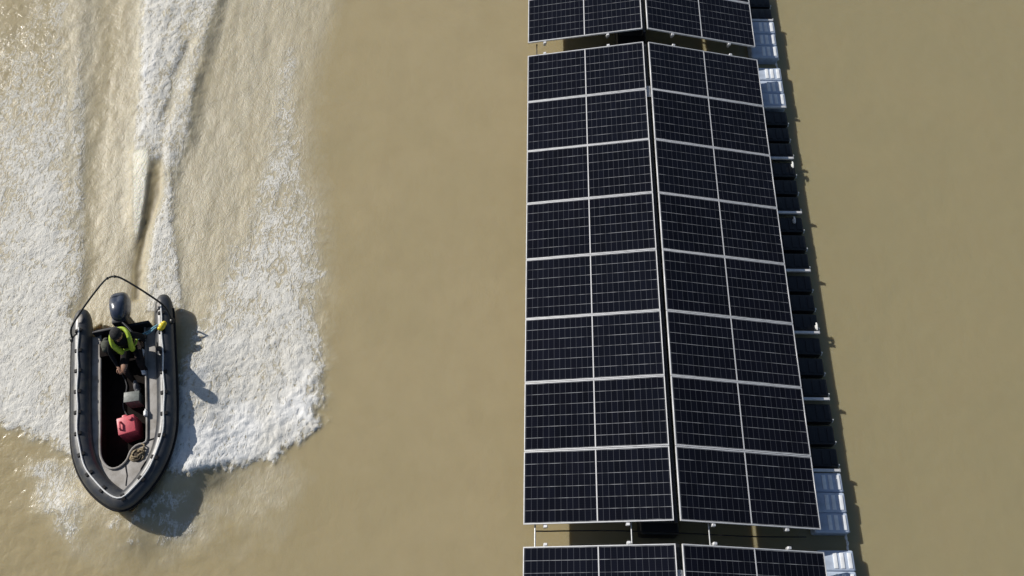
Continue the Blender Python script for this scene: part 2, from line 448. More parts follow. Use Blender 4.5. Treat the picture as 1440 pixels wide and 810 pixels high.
def build_water():
    X0, X1, Y0, Y1, st = -16.0, -4.5, -9.0, 11.0, 0.025
    nx, ny = int(round((X1 - X0) / st)) + 1, int(round((Y1 - Y0) / st)) + 1
    gx, gy = np.meshgrid(np.linspace(X0, X1, nx), np.linspace(Y0, Y1, ny))
    h, foam, aer, chop = wake_fields(gx, gy)
    co = np.stack([gx.ravel(), gy.ravel(), h.ravel()], 1)
    idx = np.arange(nx * ny).reshape(ny, nx)
    quads = np.stack([idx[:-1, :-1], idx[:-1, 1:], idx[1:, 1:], idx[1:, :-1]], -1).reshape(-1, 4)
    fm = foam.ravel()
    isf = fm[quads].mean(1) > 0.30
    # the quiet sheet round the wake, out to the far bank
    B = 700.0
    ex = [(-B, -B), (B, -B), (B, B), (-B, B)]
    far_v, far_q = [], []
    def rect(x0, x1, y0, y1):
        k = len(far_v)
        far_v.extend([(x0, y0, 0), (x1, y0, 0), (x1, y1, 0), (x0, y1, 0)])
        far_q.append((k, k + 1, k + 2, k + 3))
    rect(-B, X0, -B, B); rect(X1, B, -B, B); rect(X0, X1, -B, Y0); rect(X0, X1, Y1, B)
    def make(name, q, extra=False):
        used = np.unique(q)
        remap = np.full(nx * ny, -1); remap[used] = np.arange(len(used))
        v = co[used]; fq = remap[q]
        at = {k: a.ravel()[used] for k, a in (('foam', foam), ('aer', aer), ('chop', chop))}
        if extra:
            n0 = len(v)
            v = np.vstack([v, np.array(far_v)])
            fq = np.vstack([fq, np.array(far_q) + n0])
            at = {k: np.concatenate([a, np.zeros(len(far_v))]) for k, a in at.items()}
        me = bpy.data.meshes.new(name)
        me.vertices.add(len(v)); me.vertices.foreach_set('co', v.astype(np.float32).ravel())
        me.loops.add(len(fq) * 4); me.loops.foreach_set('vertex_index', fq.astype(np.int32).ravel())
        me.polygons.add(len(fq)); me.polygons.foreach_set('loop_start', np.arange(0, len(fq) * 4, 4, dtype=np.int32))
        me.polygons.foreach_set('loop_total', np.full(len(fq), 4, np.int32))
        me.update(calc_edges=True)
        me.validate()
        for k, a in at.items():
            me.attributes.new(k, 'FLOAT', 'POINT').data.foreach_set('value', a.astype(np.float32))
        me.shade_smooth()
        me.materials.append(M_WATER)
        o = bpy.data.objects.new(name, me); COL.objects.link(o)
        return o
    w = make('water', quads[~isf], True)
    tag(w, 'smooth muddy brown lake water around the boat and the solar array', 'water', kind='structure')
    f = make('wake_foam', quads[isf])
    tag(f, 'white churned foam spreading behind and beside the speeding inflatable boat', 'foam', kind='stuff')

build_water()

# ------------------------------------------------------------------ solar array
EAVE, RIDGE_H, RUN, GAP = 0.55, 0.4654, 2.23, 0.1024
PITCH, TABLE_GAP = 1.152, 0.3254
SLOPE, PW = 2.278, 1.143
TILT = math.asin(RIDGE_H / SLOPE)

M_ALU = mat('anodised_aluminium', (0.72, 0.72, 0.73), 0.42, 0.25, var=0.18, vscale=9, bump=0.05)
M_RAIL = mat('mill_aluminium', (0.50, 0.51, 0.52), 0.45, 0.5, var=0.3, vscale=14, bump=0.08)
M_STRIP = mat('white_backsheet', (0.62, 0.62, 0.63), 0.35, var=0.12, vscale=12)
M_BLACK_PL = mat('black_plastic', (0.010, 0.011, 0.014), 0.42, var=0.35, vscale=8, bump=0.2, bscale=40)
M_LIGHT_PL = mat('pale_blue_grey_plastic', (0.47, 0.54, 0.66), 0.35, var=0.25, vscale=6, bump=0.1)
M_TREAD = mat('white_plastic_tread', (0.86, 0.88, 0.90), 0.30, var=0.15, vscale=10, bump=0.1)
M_LUG = mat('pale_plastic_lug', (0.68, 0.68, 0.66), 0.4, var=0.2)
M_CABLE = mat('black_cable', (0.012, 0.012, 0.012), 0.5, var=0.2)

def cell_material():
    m = bpy.data.materials.new('solar_cells')
    m.use_nodes = True
    nt = m.node_tree; N = nt.nodes; L = nt.links
    b = N['Principled BSDF']
    tc = N.new('ShaderNodeTexCoord'); sep = N.new('ShaderNodeSeparateXYZ'); L.new(tc.outputs['Object'], sep.inputs[0])
    oi = N.new('ShaderNodeObjectInfo')
    def M(op, a, bb=None, c=None):
        n = N.new('ShaderNodeMath'); n.operation = op
        for i, q in enumerate((a, bb, c)):
            if q is None: continue
            if isinstance(q, (int, float)): n.inputs[i].default_value = q
            else: L.new(q, n.inputs[i])
        return n.outputs[0]
    def lines(v, pitch, width, off=0.0):
        f = M('FRACT', M('DIVIDE', M('ADD', v, 50 * pitch + off), pitch))
        d = M('MULTIPLY', M('ABSOLUTE', M('SUBTRACT', f, 0.5)), pitch)      # distance from cell centre
        n = N.new('ShaderNodeMapRange'); n.interpolation_type = 'SMOOTHSTEP'
        n.inputs['From Min'].default_value = pitch / 2 - width / 2 - 0.0012; n.inputs['From Max'].default_value = pitch / 2 - width / 2 + 0.0012
        L.new(d, n.inputs['Value']); return n.outputs[0]
    def mixc(f, a, bb):
        n = N.new('ShaderNodeMix'); n.data_type = 'RGBA'
        if isinstance(f, float): n.inputs['Factor'].default_value = f
        else: L.new(f, n.inputs['Factor'])
        for k, q in (('A', a), ('B', bb)):
            if isinstance(q, tuple): n.inputs[k].default_value = (*q, 1)
            else: L.new(q, n.inputs[k])
        return n.outputs['Result']
    cx = (SLOPE - 0.06) / 24; cy = (PW - 0.05) / 6
    lx = lines(sep.outputs[0], cx, 0.0060)
    ly = lines(sep.outputs[1], cy, 0.0055)
    bus = lines(sep.outputs[1], cy / 5, 0.0012)
    cid = N.new('ShaderNodeCombineXYZ')
    L.new(M('FLOOR', M('DIVIDE', M('ADD', sep.outputs[0], 50 * cx), cx)), cid.inputs[0])
    L.new(M('FLOOR', M('DIVIDE', M('ADD', sep.outputs[1], 50 * cy), cy)), cid.inputs[1])
    L.new(M('MULTIPLY', oi.outputs['Random'], 97.0), cid.inputs[2])
    wn = N.new('ShaderNodeTexWhiteNoise'); wn.noise_dimensions = '3D'; L.new(cid.outputs[0], wn.inputs['Vector'])
    nz = N.new('ShaderNodeTexNoise'); nz.inputs['Scale'].default_value = 1.3; nz.inputs['Detail'].default_value = 3; L.new(tc.outputs['Object'], nz.inputs['Vector'])
    base = mixc(wn.outputs['Value'], (0.0016, 0.0019, 0.0042), (0.0040, 0.0048, 0.0098))
    base = mixc(M('MULTIPLY', nz.outputs['Fac'], 0.5), base, (0.0042, 0.0046, 0.0085))
    base = mixc(M('MULTIPLY', oi.outputs['Random'], 0.35), base, (0.0075, 0.0090, 0.0160))
    c = mixc(M('MULTIPLY', bus, 0.12), base, (0.06, 0.06, 0.07))
    c = mixc(M('MULTIPLY', lx, 0.62), c, (0.085, 0.090, 0.105))
    # gaps between the cell rows are broken bright dashes
    dsh = N.new('ShaderNodeTexNoise'); dsh.inputs['Scale'].default_value = 5.0; dsh.inputs['Detail'].default_value = 3
    mp = N.new('ShaderNodeMapping'); L.new(tc.outputs['Object'], mp.inputs[0]); L.new(oi.outputs['Random'], mp.inputs['Location']); L.new(mp.outputs[0], dsh.inputs['Vector'])
    dm = N.new('ShaderNodeMapRange'); dm.inputs['From Min'].default_value = 0.38; dm.inputs['From Max'].default_value = 0.62; dm.inputs['To Min'].default_value = 0.25; L.new(dsh.outputs['Fac'], dm.inputs['Value'])
    c = mixc(M('MULTIPLY', ly, dm.outputs[0]), c, (0.36, 0.37, 0.39))
    # dust film
    du = N.new('ShaderNodeTexNoise'); du.inputs['Scale'].default_value = 2.2; du.inputs['Detail'].default_value = 6; L.new(mp.outputs[0], du.inputs['Vector'])
    c = mixc(M('MULTIPLY', du.outputs['Fac'], 0.010), c, (0.20, 0.18, 0.14))
    L.new(c, b.inputs['Base Color'])
    b.inputs['Roughness'].default_value = 0.08
    b.inputs['IOR'].default_value = 1.28
    b.inputs['Specular IOR Level'].default_value = 0.45
    return m
M_CELL = cell_material()

def make_panel():
    root = empty('solar_panel')
    L, Wd, T, lip = SLOPE, PW, 0.035, 0.0165
    f = MB()
    f.box((0, Wd / 2 - lip / 2, -T / 2), (L, lip, T), bevel=0.002, seg=1)
    f.box((0, -Wd / 2 + lip / 2, -T / 2), (L, lip, T), bevel=0.002, seg=1)
    f.box((L / 2 - lip / 2, 0, -T / 2), (lip, Wd - 2 * lip - 0.001, T), bevel=0.002, seg=1)
    f.box((-L / 2 + lip / 2, 0, -T / 2), (lip, Wd - 2 * lip - 0.001, T), bevel=0.002, seg=1)
    f.build('frame', M_ALU, root)
    g = MB()
    g.box((0, 0, -0.007), (L - 2 * lip, Wd - 2 * lip, 0.008))
    g.build('glass_laminate', M_CELL, root, smooth=False)
    s = MB()
    s.box((0, 0, -0.002), (0.018, Wd - 2 * lip - 0.004, 0.003))
    s.build('centre_strip', M_STRIP, root)
    return root

ORD = ['first', 'second', 'third', 'fourth', 'fifth', 'sixth', 'seventh', 'eighth']
TABLES = [('long middle', 0.0, range(0, 8)), ('far', 8 * PITCH + TABLE_GAP, range(6, 8)), ('near', -(8 * PITCH + TABLE_GAP), range(0, 1))]
proto = make_panel()
first = True
for tname, ty, rows in TABLES:
    for r in rows:
        for sd in (-1, 1):
            o = proto if first else copy_tree(proto)
            first = False
            y = ty + 4 * PITCH - (r + 0.5) * PITCH
            jz = random.uniform(-0.003, 0.003)
            o.location = (sd * (GAP / 2 + RUN / 2), y + random.uniform(-0.001, 0.001), EAVE + RIDGE_H / 2 + jz)
            o.rotation_euler = (random.uniform(-0.002, 0.002), sd * TILT + random.uniform(-0.002, 0.002), random.uniform(-0.0012, 0.0012))
            slope = 'left' if sd < 0 else 'right'
            if tname == 'long middle':
                lab = f'black solar panel on the {slope} slope of the middle array, {ORD[r]} from its top gap'
            elif tname == 'far':
                lab = (f'black solar panel on the {slope} slope, just above the upper gap' if r == 7
                       else f'black solar panel on the {slope} slope, cut off by the top photo edge')
            else:
                lab = f'black solar panel on the {slope} slope, below the lower gap at the bottom edge'
            tag(o, lab, 'solar panel', 'solar panels in two sloping rows')

# mounting frames, one per table
def slope_z(x):
    return EAVE + RIDGE_H * (1 - (abs(x) - GAP / 2) / RUN)
PURLIN_X = (-1.95, -0.72, 0.55, 1.72)
CROSS = [0.06 + 1.215 * k for k in range(-3, 4)]
def mounting_frame(ty, y0, y1, ys, label):
    root = empty('mounting_frame', (0, ty, 0))
    for x in PURLIN_X:
        z = slope_z(x) - 0.075
        mb = MB(); mb.box((x, (y0 + y1) / 2, z), (0.045, y1 - y0 + 0.09, 0.06), rot=(0, math.copysign(TILT, x), 0), bevel=0.004, seg=1)
        p = mb.build('purlin', M_RAIL, root)
        for ye, sg in ((y0, -1), (y1, 1)):
            cl = MB(); cl.box((x + 0.01, ye + sg * 0.028, z + 0.045), (0.055, 0.04, 0.05), rot=(0, math.copysign(TILT, x), 0), bevel=0.004, seg=1)
            cl.build('end_clamp', M_ALU, p)
    mb = MB(); mb.box((0, (y0 + y1) / 2, EAVE + RIDGE_H - 0.13), (0.05, y1 - y0 + 0.02, 0.08), bevel=0.004, seg=1)
    mb.build('ridge_beam', M_BLACK_PL, root)
    for yy in ys:
        mb = MB(); mb.box((0.41, yy, 0.20), (4.82, 0.045, 0.05), bevel=0.004, seg=1)
        cb = mb.build('crossbar', M_ALU, root)
        e = MB(); e.box((2.83, yy + 0.0, 0.20), (0.02, 0.055, 0.058), bevel=0.006)
        e.build('end_cap', M_RAIL, cb)
        for x in PURLIN_X:
            pm = MB(); zt = slope_z(x) - 0.10
            pm.box((x, yy, (0.228 + zt) / 2), (0.035, 0.035, zt - 0.228))
            pm.build('post', M_RAIL, root)
    tag(root, label, 'frame', 'aluminium mounting frames under the panels')
    return root
HALF = 4 * PITCH
mounting_frame(0, -HALF, HALF, CROSS, 'aluminium frame carrying the middle array, seven crossbars sticking out to the right')
TP = 8 * PITCH + TABLE_GAP
mounting_frame(TP, -HALF, -HALF + 2 * PITCH, CROSS[:2], 'aluminium frame above the upper gap, carrying the topmost panels')
mounting_frame(-TP, HALF - PITCH, HALF, [HALF - PITCH - 0.1], 'aluminium frame below the lower gap, carrying the bottom panels')

# ridge plates
RP = []
for yy in (HALF - PITCH - 0.02, -TP + HALF - 0.5):
    mb = MB(); mb.box((0, 0, 0), (0.075, 0.26, 0.012), bevel=0.003, seg=1)
    for dy in (-0.08, 0.08): mb.cyl((0, dy, 0.004), (0, dy, 0.016), 0.012, 6)
    o = mb.build('ridge_plate', M_RAIL); o.location = (0.0, yy, EAVE + RIDGE_H - 0.06)
    RP.append(o)
tag(RP[0], 'grey metal plate in the ridge slot between first and second panel rows', 'metal plate', 'plates in the ridge slot')
tag(RP[1], 'grey metal plate in the ridge slot below the lower gap', 'metal plate', 'plates in the ridge slot')

# rods and cable that tie the tables together across the gaps
def rod(name, a, b, r, label, m=M_RAIL, cat='rod', group='tie rods across the gaps'):
    mb = MB()
    mb.cyl((0, 0, 0), tuple(Vector(b) - Vector(a)), r, 8)
    d = (Vector(b) - Vector(a)).normalized()
    mb.ball((0, 0, 0), r * 1.8, 1); mb.ball(tuple(Vector(b) - Vector(a)), r * 1.8, 1)
    o = mb.build(name, m); o.location = a
    return tag(o, label, cat, group)
for gy, gname in ((HALF, 'upper'), (-HALF - TABLE_GAP, 'lower')):
    if gname == 'lower':
        rod('tie_rod', (-2.10, gy - 0.03, 0.50), (-2.10, gy + TABLE_GAP + 0.03, 0.50), 0.013, f'grey tie rod at the left end of the {gname} gap')
        rod('tie_rod', (-0.66, gy - 0.03, slope_z(0.66) - 0.1), (-0.66, gy + TABLE_GAP + 0.03, slope_z(0.66) - 0.1), 0.010, f'thin grey tie rod left of the ridge in the {gname} gap')
        rod('tie_rod', (0.50, gy - 0.03, slope_z(0.5) - 0.1), (0.50, gy + TABLE_GAP + 0.03, slope_z(0.5) - 0.1), 0.010, f'thin grey tie rod right of the ridge in the {gname} gap')
    else:
        rod('tie_rod', (-2.10, gy - 0.03, 0.46), (-2.10, gy + TABLE_GAP + 0.03, 0.46), 0.010, f'dark tie rod at the left end of the {gname} gap', M_CABLE)
    yy = gy + (0.10 if gname == 'upper' else 0.25)
    pts = [(-2.10, yy, 0.46), (-1.9, yy + 0.004, 0.45), (-1.6, yy + 0.02, 0.42), (-0.8, yy + 0.03, 0.44), (0.3, yy, 0.47), (1.2, yy - 0.02, 0.43), (2.1, yy, 0.36)]
    mb = MB(); mb.sweep([tuple(p) for p in crom(pts, 6)], 0.011, 8)
    tag(mb.build('cable', M_CABLE), f'black cable slung from left to right across the {gname} gap', 'cable', 'cables in the gaps')

# pontoons under the ridge
def pontoon(y0, y1, label):
    root = empty('pontoon', (-0.15, (y0 + y1) / 2, 0))
    mb = MB(); mb.box((0, 0, 0.08), (0.62, y1 - y0, 0.40), bevel=0.06, seg=3)
    mb.build('hull', M_BLACK_PL, root)
    n = max(2, int((y1 - y0) / 0.4))
    for k in range(n):
        rb = MB(); rb.box((0, -(y1 - y0) / 2 + (k + 0.5) * (y1 - y0) / n, 0.285), (0.5, 0.05, 0.03), bevel=0.01, seg=1)
        rb.build('rib', M_BLACK_PL, root)
    tag(root, label, 'pontoon', 'black pontoons under the ridge')
pontoon(-HALF - 0.06, HALF + 0.02, 'black ribbed pontoon under the ridge of the middle array')
pontoon(TP - HALF - 0.1, TP - HALF + 2 * PITCH, 'black ribbed pontoon under the ridge above the upper gap')
pontoon(-TP + HALF - PITCH, -TP + HALF + 0.1, 'black ribbed pontoon under the ridge below the lower gap')

# walkway floats along the right eave
FX = 2.575
def make_float(light):
    root = empty('walkway_float', (0, 0, 0))
    mb = MB()
    mb.box((0, 0, 0.06), (0.56, 0.318, 0.36), bevel=0.035, seg=3)
    mb.build('body', M_LIGHT_PL if light else M_BLACK_PL, root)
    for x in ((-0.02, 0.085, 0.205) if light else (-0.1, 0.06, 0.2)):
        t = MB(); t.box((x, 0, 0.243), (0.062 if light else 0.09, 0.235, 0.016), bevel=0.006)
        t.build('tread', M_TREAD if light else M_BLACK_PL, root)
    t = MB(); t.box((0.292, -0.12, 0.15), (0.03, 0.035, 0.035), bevel=0.008)
    if not light:
        t.ball((0.288, -0.11, 0.205), 0.020, 2)
    t.build('lug', M_LUG, root)
    return root
light0, dark0 = make_float(True), make_float(False)
seen = {True: False, False: False}
FP = 1.215
def put_float(y, light, label):
    src = light0 if light else dark0
    o = src if not seen[light] else copy_tree(src)
    seen[light] = True
    o.location = (FX + random.uniform(-0.006, 0.006), y, (-0.035 if light else -0.085) + random.uniform(-0.012, 0.012))
    o.rotation_euler = (random.uniform(-0.012, 0.012), random.uniform(-0.012, 0.012), random.uniform(-0.012, 0.012))
    tag(o, label, 'float', 'walkway floats along the right eave')
BAYS = [(CROSS[k], CROSS[k + 1]) for k in range(6)]
PLACE = ['nearest below', 'in the middle below', 'last below']
def bay(y0, y1, light, name):
    y0 += 0.035; y1 -= 0.035
    for j in range(3):
        y = y1 - (j + 0.5) * (y1 - y0) / 3
        put_float(y, light, f'{"pale blue grey" if light else "black"} walkway float, {name}, {["top", "middle", "bottom"][j]} of the three')
for k, (a, b) in enumerate(BAYS):
    bay(a, b, False, f'{ORD[5 - k]} dark bay from the top')
bay(CROSS[6], CROSS[6] + 1.03, True, 'just below the upper gap')
bay(CROSS[0] - 1.03, CROSS[0], True, 'just above the lower gap')
bay(TP + CROSS[0] - 1.03, TP + CROSS[0], True, 'just above the upper gap')
bay(-TP + CROSS[6], -TP + CROSS[6] + 1.03, True, 'below the lower gap')
for j, y in enumerate((TP + CROSS[0] + 0.22, TP + CROSS[0] + 0.60)):
    put_float(y, False, ['black walkway float at the top edge, behind the topmost crossbar', 'black walkway float cut by the top photo edge'][j])
# connecting links between the walkway ends, and mooring cleats
LK = []
for y, g in ((HALF + TABLE_GAP / 2 - 0.02, 'upper'), (-HALF - TABLE_GAP / 2 + 0.02, 'lower')):
    mb = MB()
    for k in range(4):
        mb.ball((0.006 * (-1) ** k, -0.12 + 0.08 * k, 0), 0.030, 2, (0.75, 1.25, 0.6))
    mb.cyl((0, -0.17, 0), (0, 0.17, 0), 0.014, 8)
    o = mb.build('coupling_link', M_LUG); o.location = (2.82, y, 0.09)
    tag(o, f'pale coupling link joining the walkway ends at the {g} gap', 'link', 'coupling links between walkways')
for y, tx in ((CROSS[5] - 0.16, 'third crossbar from the top'), (CROSS[2] + 0.11, 'fifth crossbar from the top'), (CROSS[4] - 0.17, 'fourth crossbar from the top, set inward')):
    mb = MB(); mb.box((0, 0, 0.03), (0.05, 0.07, 0.06), bevel=0.01); mb.sweep([(0, -0.07, 0.075), (0, -0.03, 0.085), (0, 0.03, 0.085), (0, 0.07, 0.075)], [0.012, 0.018, 0.018, 0.012], 8)
    o = mb.build('cleat', M_LUG); o.location = (2.80 if 'inward' not in tx else 2.68, y, 0.145)
    tag(o, f'white mooring cleat on the walkway beside the {tx}', 'cleat', 'mooring cleats on the walkway')

# ------------------------------------------------------------------ inflatable boat
BM = Matrix.Translation(BOAT_LOC) @ Euler((BOAT_PITCH, 0, BOAT_YAW)).to_matrix().to_4x4()
def on_boat(o, loc=(0, 0, 0), rot=(0, 0, 0)):
    """stand a top-level thing in the boat's own frame"""
    m = BM @ Matrix.Translation(loc) @ Euler(rot).to_matrix().to_4x4()
    o.location = m.to_translation(); o.rotation_euler = m.to_euler()
    return o

M_TUBE = mat('grey_rubberised_fabric', (0.034, 0.038, 0.048), 0.38, dirt=(0.062, 0.062, 0.060), vscale=7, bump=0.08, bscale=18, spec=0.5)
M_PATCH = mat('black_rubber', (0.010, 0.010, 0.012), 0.6, spec=0.2, var=0.3)
M_DECK = mat('grey_deck_fabric', (0.31, 0.293, 0.275), 0.6, var=0.3, vscale=6, bump=0.12, dirt=(0.20, 0.18, 0.155))
M_FLOOR = mat('black_floor_mat', (0.014, 0.011, 0.010), 0.9, spec=0.08, var=0.4, vscale=9, bump=0.3, bscale=90)
M_ROPE = mat('white_rope', (0.75, 0.75, 0.74), 0.55, var=0.15, bump=0.4, bscale=120)
M_COWL = mat('slate_blue_cowl', (0.036, 0.046, 0.076), 0.28, var=0.15, coat=0.4)
M_ENG = mat('black_engine_paint', (0.014, 0.016, 0.022), 0.45, spec=0.25, var=0.2)
M_ARCH = mat('dark_steel_tube', (0.030, 0.030, 0.028), 0.38, 0.3, var=0.3)

boat = empty('inflatable_boat', BOAT_LOC, (BOAT_PITCH, 0, BOAT_YAW), 1.0)
tag(boat, 'dark grey inflatable motorboat speeding down the left side, one person at the stern', 'boat')
half = [(0.692, 1.93, 0.375, 0.030), (0.692, 1.89, 0.375, 0.09), (0.692, 1.76, 0.37, 0.14), (0.692, 1.5, 0.365, 0.164), (0.695, 0.8, 0.365, 0.166), (0.695, 0.1, 0.365, 0.166),
        (0.672, -0.52, 0.375, 0.168), (0.582, -0.93, 0.385, 0.168), (0.420, -1.26, 0.40, 0.167), (0.205, -1.52, 0.415, 0.165), (0, -1.65, 0.425, 0.16)]
left = [(-x, y, z, r) for x, y, z, r in half]
tube_c = crom(left + half[-2::-1], 9)
mb = MB()
mb.sweep([tuple(p[:3]) for p in tube_c], [float(p[3]) for p in tube_c], 40)
mb.build('tube', M_TUBE, boat, angle=60)
# seam bands and rope holders round the tube, and the lifeline on its top
def tube_at(s):
    i = s * (len(tube_c) - 1); k = min(int(i), len(tube_c) - 2); f = i - k
    p = tube_c[k] * (1 - f) + tube_c[k + 1] * f
    t = Vector((tube_c[k + 1] - tube_c[k])[:3]).normalized()
    return Vector(p[:3]), float(p[3]), t
acc = np.concatenate([[0], np.cumsum([np.linalg.norm(b[:3] - a[:3]) for a, b in zip(tube_c, tube_c[1:])])]); TL = acc[-1]
def tube_len(d):
    return float(np.interp(d, acc, np.linspace(0, 1, len(acc))))
def top_of(d, lift=0.0, lean=0.0):
    c, r, t = tube_at(tube_len(d)); side = t.cross(Vector((0, 0, 1))).normalized(); up = side.cross(t).normalized()
    return c + (up * math.cos(lean) + side * math.sin(lean)) * (r + lift), t, side, up
hold = np.arange(0.48, TL - 0.3, 0.375)
for d in hold:
    mb = MB(); p, t, sd, up = top_of(d, 0.004)
    rows = []
    for a in np.linspace(-0.32, 0.32, 7):
        c, r, tt = tube_at(tube_len(d)); n = up * math.cos(a) + sd * math.sin(a)
        rows.append([mb.bm.verts.new(c + n * (r + 0.003) + t * q) for q in (-0.035, 0.035)] + [mb.bm.verts.new(c + n * (r + 0.020) + t * q) for q in (0.026, -0.026)])
    for a, b in zip(rows, rows[1:]):
        for k in range(4): mb.bm.faces.new((a[k], a[(k + 1) % 4], b[(k + 1) % 4], b[k]))
    mb.bm.faces.new(rows[0]); mb.bm.faces.new(rows[-1][::-1])
    mb.build('rope_holder', M_PATCH, boat)
mb = MB()
lp = []
for d in np.arange(0.42, TL - 0.25, 0.06):
    lp.append(top_of(d, 0.012 , 0.04 * math.sin(d * 9))[0])
mb.sweep(lp, 0.0125, 8)
mb.build('lifeline', M_ROPE, boat)
# rubbing strake along the outside of the tube
for lo, nm in ((1.42, 'strake'), (-1.42, 'strake')):
    pass
mb = MB()
sg = [top_of(d, 0.004, -1.45)[0] for d in np.arange(0.35, TL - 0.3, 0.05)]
c0 = tube_at(tube_len(TL / 4))[0]
if (sg[len(sg) // 4] - c0).x > 0:
    sg = [top_of(d, 0.004, 1.45)[0] for d in np.arange(0.35, TL - 0.3, 0.05)]
mb.sweep(sg, 0.022, 8)
mb.build('rubbing_strake', M_PATCH, boat)

# deck rim between tube and cockpit, cockpit walls and floor
outer = [tuple(p[:2]) for p in crom([(x, y) for x, y, z, r in left[3:]] + [(x, y) for x, y, z, r in half[-2:2:-1]], 8)]
cock = [(-0.385, 1.36), (-0.390, 0.8), (-0.392, 0.0), (-0.392, -0.62), (-0.36, -0.88), (-0.24, -1.06), (-0.10, -1.09), (0.03, -1.0), (0.10, -0.84), (0.20, -0.76), (0.335, -0.74), (0.352, -0.55), (0.355, 0.0), (0.36, 0.7), (0.36, 1.36)]
def resample(pts, n):
    P = np.array(pts); d = np.concatenate([[0], np.cumsum(np.hypot(*np.diff(P, axis=0).T))])
    t = np.linspace(0, d[-1], n); return np.stack([np.interp(t, d, P[:, 0]), np.interp(t, d, P[:, 1])], 1)
NR = 90
outer = [(x, min(y, 1.36)) for x, y in outer]
OU = resample([outer[0]] + [p for p in outer[1:-1] if p[1] < 1.36] + [outer[-1]], NR); CK = resample(crom(cock, 6), NR)
def deck_z(y): return 0.355 + 0.10 * max(0.0, min(1.0, (-y - 0.3) / 1.2)) ** 1.5
mb = MB(); rws = []
for (ox, oy), (cx, cy) in zip(OU, CK):
    rws.append([mb.bm.verts.new((ox + (cx - ox) * f, oy + (cy - oy) * f, deck_z(oy + (cy - oy) * f) + 0.012 * math.sin(PI * f) )) for f in (0, 0.3, 0.55, 0.8, 1.0)])
for a, b in zip(rws, rws[1:]):
    for k in range(4): mb.bm.faces.new((a[k], a[k + 1], b[k + 1], b[k]))
deck = mb.build('deck', M_DECK, boat, angle=50)
mb = MB(); lipp = [(x, y, deck_z(y) + 0.022) for x, y in CK]
mb.sweep(lipp, 0.019, 8)
mb.build('coaming', M_DECK, boat)
mb = MB()
w = [[mb.bm.verts.new((x, y, z)) for z in (deck_z(y) - 0.004, 0.10)] for x, y in CK]
for a, b in zip(w, w[1:]): mb.bm.faces.new((a[0], a[1], b[1], b[0]))
mb.build('cockpit_wall', M_FLOOR, boat)
mb = MB(); mb.poly([(x * 1.01, y, 0.11) for x, y in CK])
mb.build('floor', M_FLOOR, boat)
def deck_line(pts, r=0.006):
    mb = MB(); mb.sweep([(x, y, deck_z(y) + 0.014) for x, y in resample(pts, 14)], r, 6); return mb
deck_line([(0.01, -1.06), (0.045, -1.25), (0.03, -1.42)], 0.008).build('deck_seam', M_PATCH, boat)
deck_line([(0.37, -0.71), (0.48, -0.70)], 0.012).build('deck_seam', M_PATCH, boat)
mb = MB(); mb.sweep([(0.26, -1.30, 0.49), (0.30, -1.22, 0.53), (0.36, -1.13, 0.53), (0.40, -1.06, 0.47)], 0.012, 8)
mb.build('grab_handle', M_PATCH, boat)
# hull bottom
mb = MB(); hb = []
for (ox, oy) in OU:
    hb.append([mb.bm.verts.new((ox * 0.95, oy, 0.36)), mb.bm.verts.new((ox * 0.7, oy * 0.97, 0.02)), mb.bm.verts.new((0, oy * 0.9, -0.10))])
for a, b in zip(hb, hb[1:]):
    for k in range(2): mb.bm.faces.new((a[k], a[k + 1], b[k + 1], b[k]))
mb.build('hull_bottom', M_PATCH, boat)
mb = MB(); mb.box((0, 1.385, 0.29), (0.95, 0.05, 0.46), bevel=0.012)
mb.build('transom', M_ENG, boat)
mb = MB(); mb.box((-0.02, 1.06, 0.40), (0.74, 0.26, 0.05), bevel=0.015)
mb.build('bench', M_FLOOR, boat)
# grey stern caps
for s in (-1, 1):
    mb = MB(); mb.sweep([(s * 0.67, 1.60, 0.524), (s * 0.665, 1.69, 0.515), (s * 0.665, 1.78, 0.49)], [0.03, 0.045, 0.02], 10, flat=0.5)
    mb.build('stern_patch', M_DECK, boat)
# tow arch over the stern
arch = [(-0.82, 1.34, 0.47), (-0.77, 1.49, 0.62), (-0.45, 1.76, 0.83), (-0.14, 2.00, 0.98), (-0.02, 2.07, 1.02), (0.10, 2.08, 1.02), (0.24, 2.01, 0.98), (0.55, 1.76, 0.83), (0.79, 1.54, 0.64), (0.85, 1.34, 0.47)]
mb = MB(); mb.sweep([tuple(p) for p in crom(arch, 5)], 0.0165, 10)
for p in (arch[0], arch[-1]): mb.ball(p, 0.045, 2, (1, 1.4, 0.8))
for p in (arch[4], arch[5]): mb.ball(p, 0.026, 2)
mb.build('tow_arch', M_ARCH, boat)
